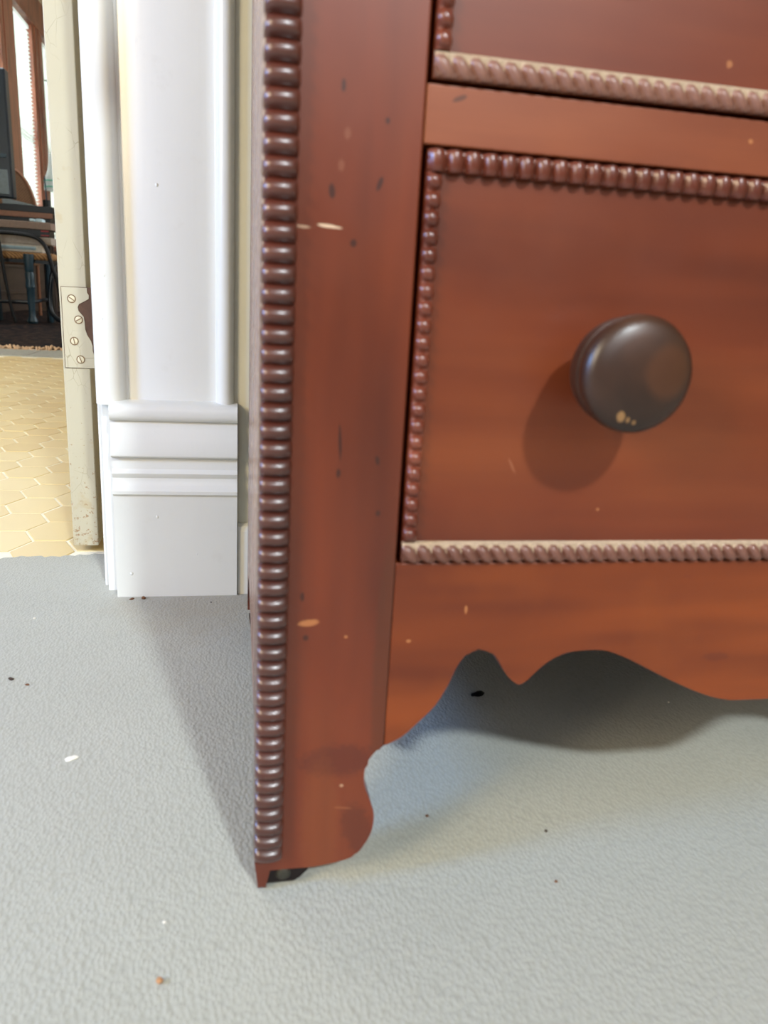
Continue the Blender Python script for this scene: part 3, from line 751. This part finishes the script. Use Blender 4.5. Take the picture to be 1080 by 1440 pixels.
# desk with black top and copper-brown edge
desk = thing('desk', 'black-topped desk with a copper-brown edge strip by the window', 'desk', (-1.72, 6.55, 0))
def off(bm, root): bmesh.ops.translate(bm, verts=bm.verts, vec=-Vector(root.location)); return bm
def pt(root, name, bm, mat, smooth=None): return link(name, off(bm, root), mat, root, smooth=smooth)
pt(desk, 'top', B(-2.05, -1.312, 6.2, 6.9, 0.775, 0.822, bev=0.004), M_BLACK)
pt(desk, 'edge_strip', B(-2.05, -1.314, 6.192, 6.2, 0.740, 0.776, bev=0.002), M_COPPER)
pt(desk, 'frame', B(-2.04, -1.335, 6.21, 6.88, 0.690, 0.775), M_BLACK)
for x_ in (-2.0, -1.38):
    for y_ in (6.26, 6.83): pt(desk, 'leg', B(x_-0.025, x_+0.025, y_-0.025, y_+0.025, 0.012, 0.70, bev=0.004), M_BLACK)
# monitor with stand
mon = thing('monitor', 'dark blue-black monitor standing on the desk top', 'monitor', (-1.85, 6.42, 0.822))
pt(mon, 'cabinet', B(-2.07, -1.605, 6.34, 6.44, 0.870, 1.72, bev=0.012), M_NAVY)
pt(mon, 'lower_panel', B(-2.05, -1.632, 6.330, 6.345, 0.895, 1.06, bev=0.004), M_GREY)
pt(mon, 'button_strip', B(-2.05, -1.632, 6.332, 6.345, 1.14, 1.165, bev=0.003), M_BLUEGREY)
bm = bmesh.new(); lathe(bm, [(0.12, 0.0), (0.12, 0.012), (0.05, 0.02), (0.03, 0.06)], 24, 'z', (-1.85, 6.42, 0.823)); pt(mon, 'stand', bm, M_NAVY, 40)
fo = bmesh.new(); prism(fo, [(-1.65, 0.8235), (-1.42, 0.8235), (-1.60, 0.856), (-1.65, 0.858)], 6.215, 6.33, 'xz')
o = link('folder', fo, M_GREY); tag(o, 'grey folder lying aslant on the black desk top', 'folder')
bm = bmesh.new(); tube(bm, [(-1.47, 6.75, 0.90), (-1.475, 6.752, 1.08)], 0.006, 8)
pen = thing('pen_holder', 'small dark holder with one blue pen on the desk', 'pen holder', (-1.47, 6.75, 0.822))
pt(pen, 'pen', bm, M_BLUEGREY); bm = bmesh.new(); lathe(bm, [(0.0, 0.823), (0.03, 0.823), (0.03, 0.91), (0.026, 0.91), (0.026, 0.83), (0, 0.83)], 16, 'z', (-1.47, 6.75, 0)); pt(pen, 'cup', bm, M_BLACK, 40)

# cane chair behind the desk: rounded woven back
cch = thing('cane_chair', 'cane chair with a rounded woven back behind the desk', 'chair', (-1.86, 7.2, 0))
arc = [(-1.86-0.215*math.cos(a), 0.78+0.40*math.sin(a)) for a in [math.pi*k/22 for k in range(23)]]
bm = bmesh.new(); prism(bm, arc, 7.185, 7.195, 'xz'); pt(cch, 'backrest', bm, M_CANE)
bm = bmesh.new(); tube(bm, [(x_, 7.19, z_) for x_, z_ in arc], 0.013, 8); pt(cch, 'back_frame', bm, M_COPPER, 60)
pt(cch, 'seat', B(-2.07, -1.65, 6.93, 7.21, 0.42, 0.46, bev=0.01), M_CANE)
for x_ in (-2.05, -1.67):
    bm = bmesh.new(); tube(bm, [(x_, 7.19, 0.012), (x_, 7.19, 0.42), (x_, 7.19, 0.80)], 0.014, 8); pt(cch, 'leg', bm, M_COPPER)
    bm = bmesh.new(); tube(bm, [(x_, 6.96, 0.012), (x_, 6.96, 0.43)], 0.014, 8); pt(cch, 'leg', bm, M_COPPER)

# lamp
lamp = thing('table_lamp', 'table lamp with a white flared shade and mint trim', 'lamp', (-1.55, 7.52, 0.0))
bm = bmesh.new(); lathe(bm, [(0.045, 1.345), (0.052, 1.27), (0.068, 1.20), (0.095, 1.135), (0.097, 1.052), (0.094, 1.052), (0.092, 1.135), (0.065, 1.20), (0.049, 1.27), (0.042, 1.345)], 36, 'z', (-1.552, 7.52, 0)); pt(lamp, 'shade', bm, M_SHADE, 50)
for z_ in (1.122, 1.072):
    bm = bmesh.new(); lathe(bm, [(0.0962, z_), (0.0985, z_), (0.0985, z_+0.010), (0.0962, z_+0.010)], 36, 'z', (-1.552, 7.52, 0)); pt(lamp, 'trim_band', bm, M_MINT)
bm = bmesh.new(); lathe(bm, [(0, 0.75), (0.06, 0.75), (0.06, 0.765), (0.02, 0.80), (0.028, 0.90), (0.012, 1.0), (0.008, 1.30), (0, 1.30)], 24, 'z', (-1.552, 7.52, 0)); pt(lamp, 'base', bm, M_COPPER, 40)
st = thing('lamp_table', 'small dark table under the mint-trimmed lamp', 'table', (-1.5, 7.55, 0))
pt(st, 'top', B(-1.62, -1.36, 7.40, 7.75, 0.72, 0.75, bev=0.004), M_WAINS)
for x_ in (-1.60, -1.39):
    for y_ in (7.43, 7.72): pt(st, 'leg', B(x_-0.016, x_+0.016, y_-0.016, y_+0.016, 0.012, 0.72), M_WAINS)
# green-grey hat-shaped object hanging at the window post
bm = bmesh.new(); lathe(bm, [(0.0, 2.31), (0.045, 2.30), (0.066, 2.24), (0.072, 2.15), (0.09, 2.10), (0.085, 2.08), (0.0, 2.10)], 24, 'z', (-1.955, 9.76, 0))
tag(link('pendant_shade', bm, M_GREENGREY, smooth=40), 'grey-green shade hanging against the window post', 'lamp')
# (hangs from a bracket that is part of it)
o = bpy.data.objects['pendant_shade']
b2 = bmesh.new(); b2.from_mesh(o.data); tube(b2, [(-1.955, 9.76, 2.305), (-1.955, 9.76, 2.36), (-2.075, 9.76, 2.37)], 0.008, 6); b2.to_mesh(o.data); b2.free()

# rush-seated chair in front of the desk
ch = thing('rush_chair', 'dark blue-black chair with a woven rush seat before the desk', 'chair', (-1.53, 6.2, 0))
bm = B(-1.735, -1.285, 5.985, 6.17, 0.447, 0.497, bev=0.018); pt(ch, 'seat', bm, M_RUSH, 50)
pt(ch, 'seat_rail', B(-1.73, -1.29, 5.995, 6.16, 0.425, 0.448), M_BLACK)
def turned(x, y, mat):
    bm = bmesh.new()
    segs = [(0.485, 0.034), (0.46, 0.036), (0.41, 0.030), (0.375, 0.031), (0.365, 0.026), (0.352, 0.032), (0.30, 0.029), (0.262, 0.034), (0.25, 0.028), (0.18, 0.027), (0.10, 0.022), (0.06, 0.022), (0.045, 0.030), (0.028, 0.036), (0.013, 0.030)]
    lathe(bm, [(0, 0.485)]+[(r, z) for z, r in segs]+[(0, 0.013)], 14, 'z', (x, y, 0)); return bm
for x_, m_ in ((-1.443, M_BLUEGREY), (-1.72, M_BLUEGREY)):
    pt(ch, 'leg', turned(x_, 5.975, m_), m_, 30)
for x_ in (-1.37, -1.72):
    bm = bmesh.new(); tube(bm, [(x_, 6.22, 0.012), (x_-0.005, 6.21, 0.46)], [0.014, 0.02], 8); pt(ch, 'leg', bm, M_BLUEGREY)
bm = bmesh.new(); tube(bm, [(-1.72, 5.98, 0.155), (-1.443, 5.98, 0.158), (-1.36, 6.2, 0.185)], 0.013, 8); pt(ch, 'stretcher', bm, M_NAVY)
bm = bmesh.new(); tube(bm, smooth_path([(-1.30, 6.15, 0.45), (-1.325, 6.1, 0.34), (-1.345, 6.1, 0.20), (-1.335, 6.08, 0.10), (-1.295, 6.05, 0.05), (-1.25, 6.03, 0.031)], 5), 0.016, 8); pt(ch, 'leg', bm, M_NAVY, 60)
# black bent-tube armchair frame in front of it
tb = thing('tube_chair_frame', 'black bent-tube frame curving in front of the rush chair', 'chair', (-1.5, 5.9, 0))
bm = bmesh.new(); tube(bm, smooth_path([(-1.80, 5.93, 0.612), (-1.609, 5.93, 0.615), (-1.473, 5.93, 0.612), (-1.391, 5.93, 0.600), (-1.346, 5.93, 0.576), (-1.316, 5.93, 0.535), (-1.296, 5.93, 0.475), (-1.278, 5.93, 0.40), (-1.25, 5.93, 0.30), (-1.22, 5.93, 0.016)], 5), 0.014, 8); pt(tb, 'arm_tube', bm, M_BLACK, 60)
bm = bmesh.new(); tube(bm, [(-1.612, 5.90, 0.60), (-1.606, 5.90, 0.54), (-1.586, 5.90, 0.32), (-1.562, 5.90, 0.13), (-1.537, 5.90, 0.016)], 0.011, 8); pt(tb, 'leg', bm, M_BLACK, 60)
# stack on the rush seat
def bk(name, x0, x1, z0, z1, mat, label, cat, page=None, y0=6.0, y1=6.16):
    t = thing(name, label, cat, ((x0+x1)/2, (y0+y1)/2, z0))
    c = 0.006
    if page is None: pt(t, 'body', B(x0, x1, y0, y1, z0, z1, bev=0.004), mat)
    else:
        pt(t, 'cover', B(x0, x1, y0, y1, z0, z0+c), mat); pt(t, 'cover', B(x0, x1, y0, y1, z1-c, z1), mat)
        pt(t, 'pages', B(x0+0.006, x1-0.006, y0+0.004, y1-0.004, z0+c, z1-c), page)
    return t
nb = bk('notebook', -1.70, -1.352, 0.498, 0.552, M_STONE, 'spiral-bound notebook lying on the rush seat', 'notebook', M_PAPER)
for k in range(24):
    bm = bmesh.new(); x_ = -1.625+k*0.0098
    lathe(bm, [(0.0, -0.0028), (0.012, -0.0026), (0.014, 0.0), (0.012, 0.0026), (0.0, 0.0028)], 10, 'x', (x_, 6.0, 0.525)); pt(nb, 'ring', bm, M_LIGHTBLUE)
bk('book', -1.72, -1.292, 0.553, 0.603, M_STONE, 'warm grey book lying on the spiral notebook', 'book')
rb = bk('book', -1.72, -1.30, 0.604, 0.652, M_BLACK, 'black book with a red marker at its end on the grey book', 'book')
for z_ in (0.612, 0.640): pt(rb, 'red_marker', B(-1.356, -1.303, 5.996, 6.002, z_, z_+0.007), M_RED)
bk('flat_box', -1.72, -1.288, 0.653, 0.702, M_TAUPE, 'taupe flat box on top of the stack under the desk edge', 'box')
bk('card_pack', -1.43, -1.40, 0.703, 0.722, M_LIGHTBLUE, 'pale blue card packet on the taupe box, nearer its middle', 'card', None, 6.01, 6.1)
bk('card_pack', -1.385, -1.345, 0.703, 0.724, M_LIGHTBLUE, 'pale blue card packet on the taupe box, nearer its end', 'card', None, 6.01, 6.1)
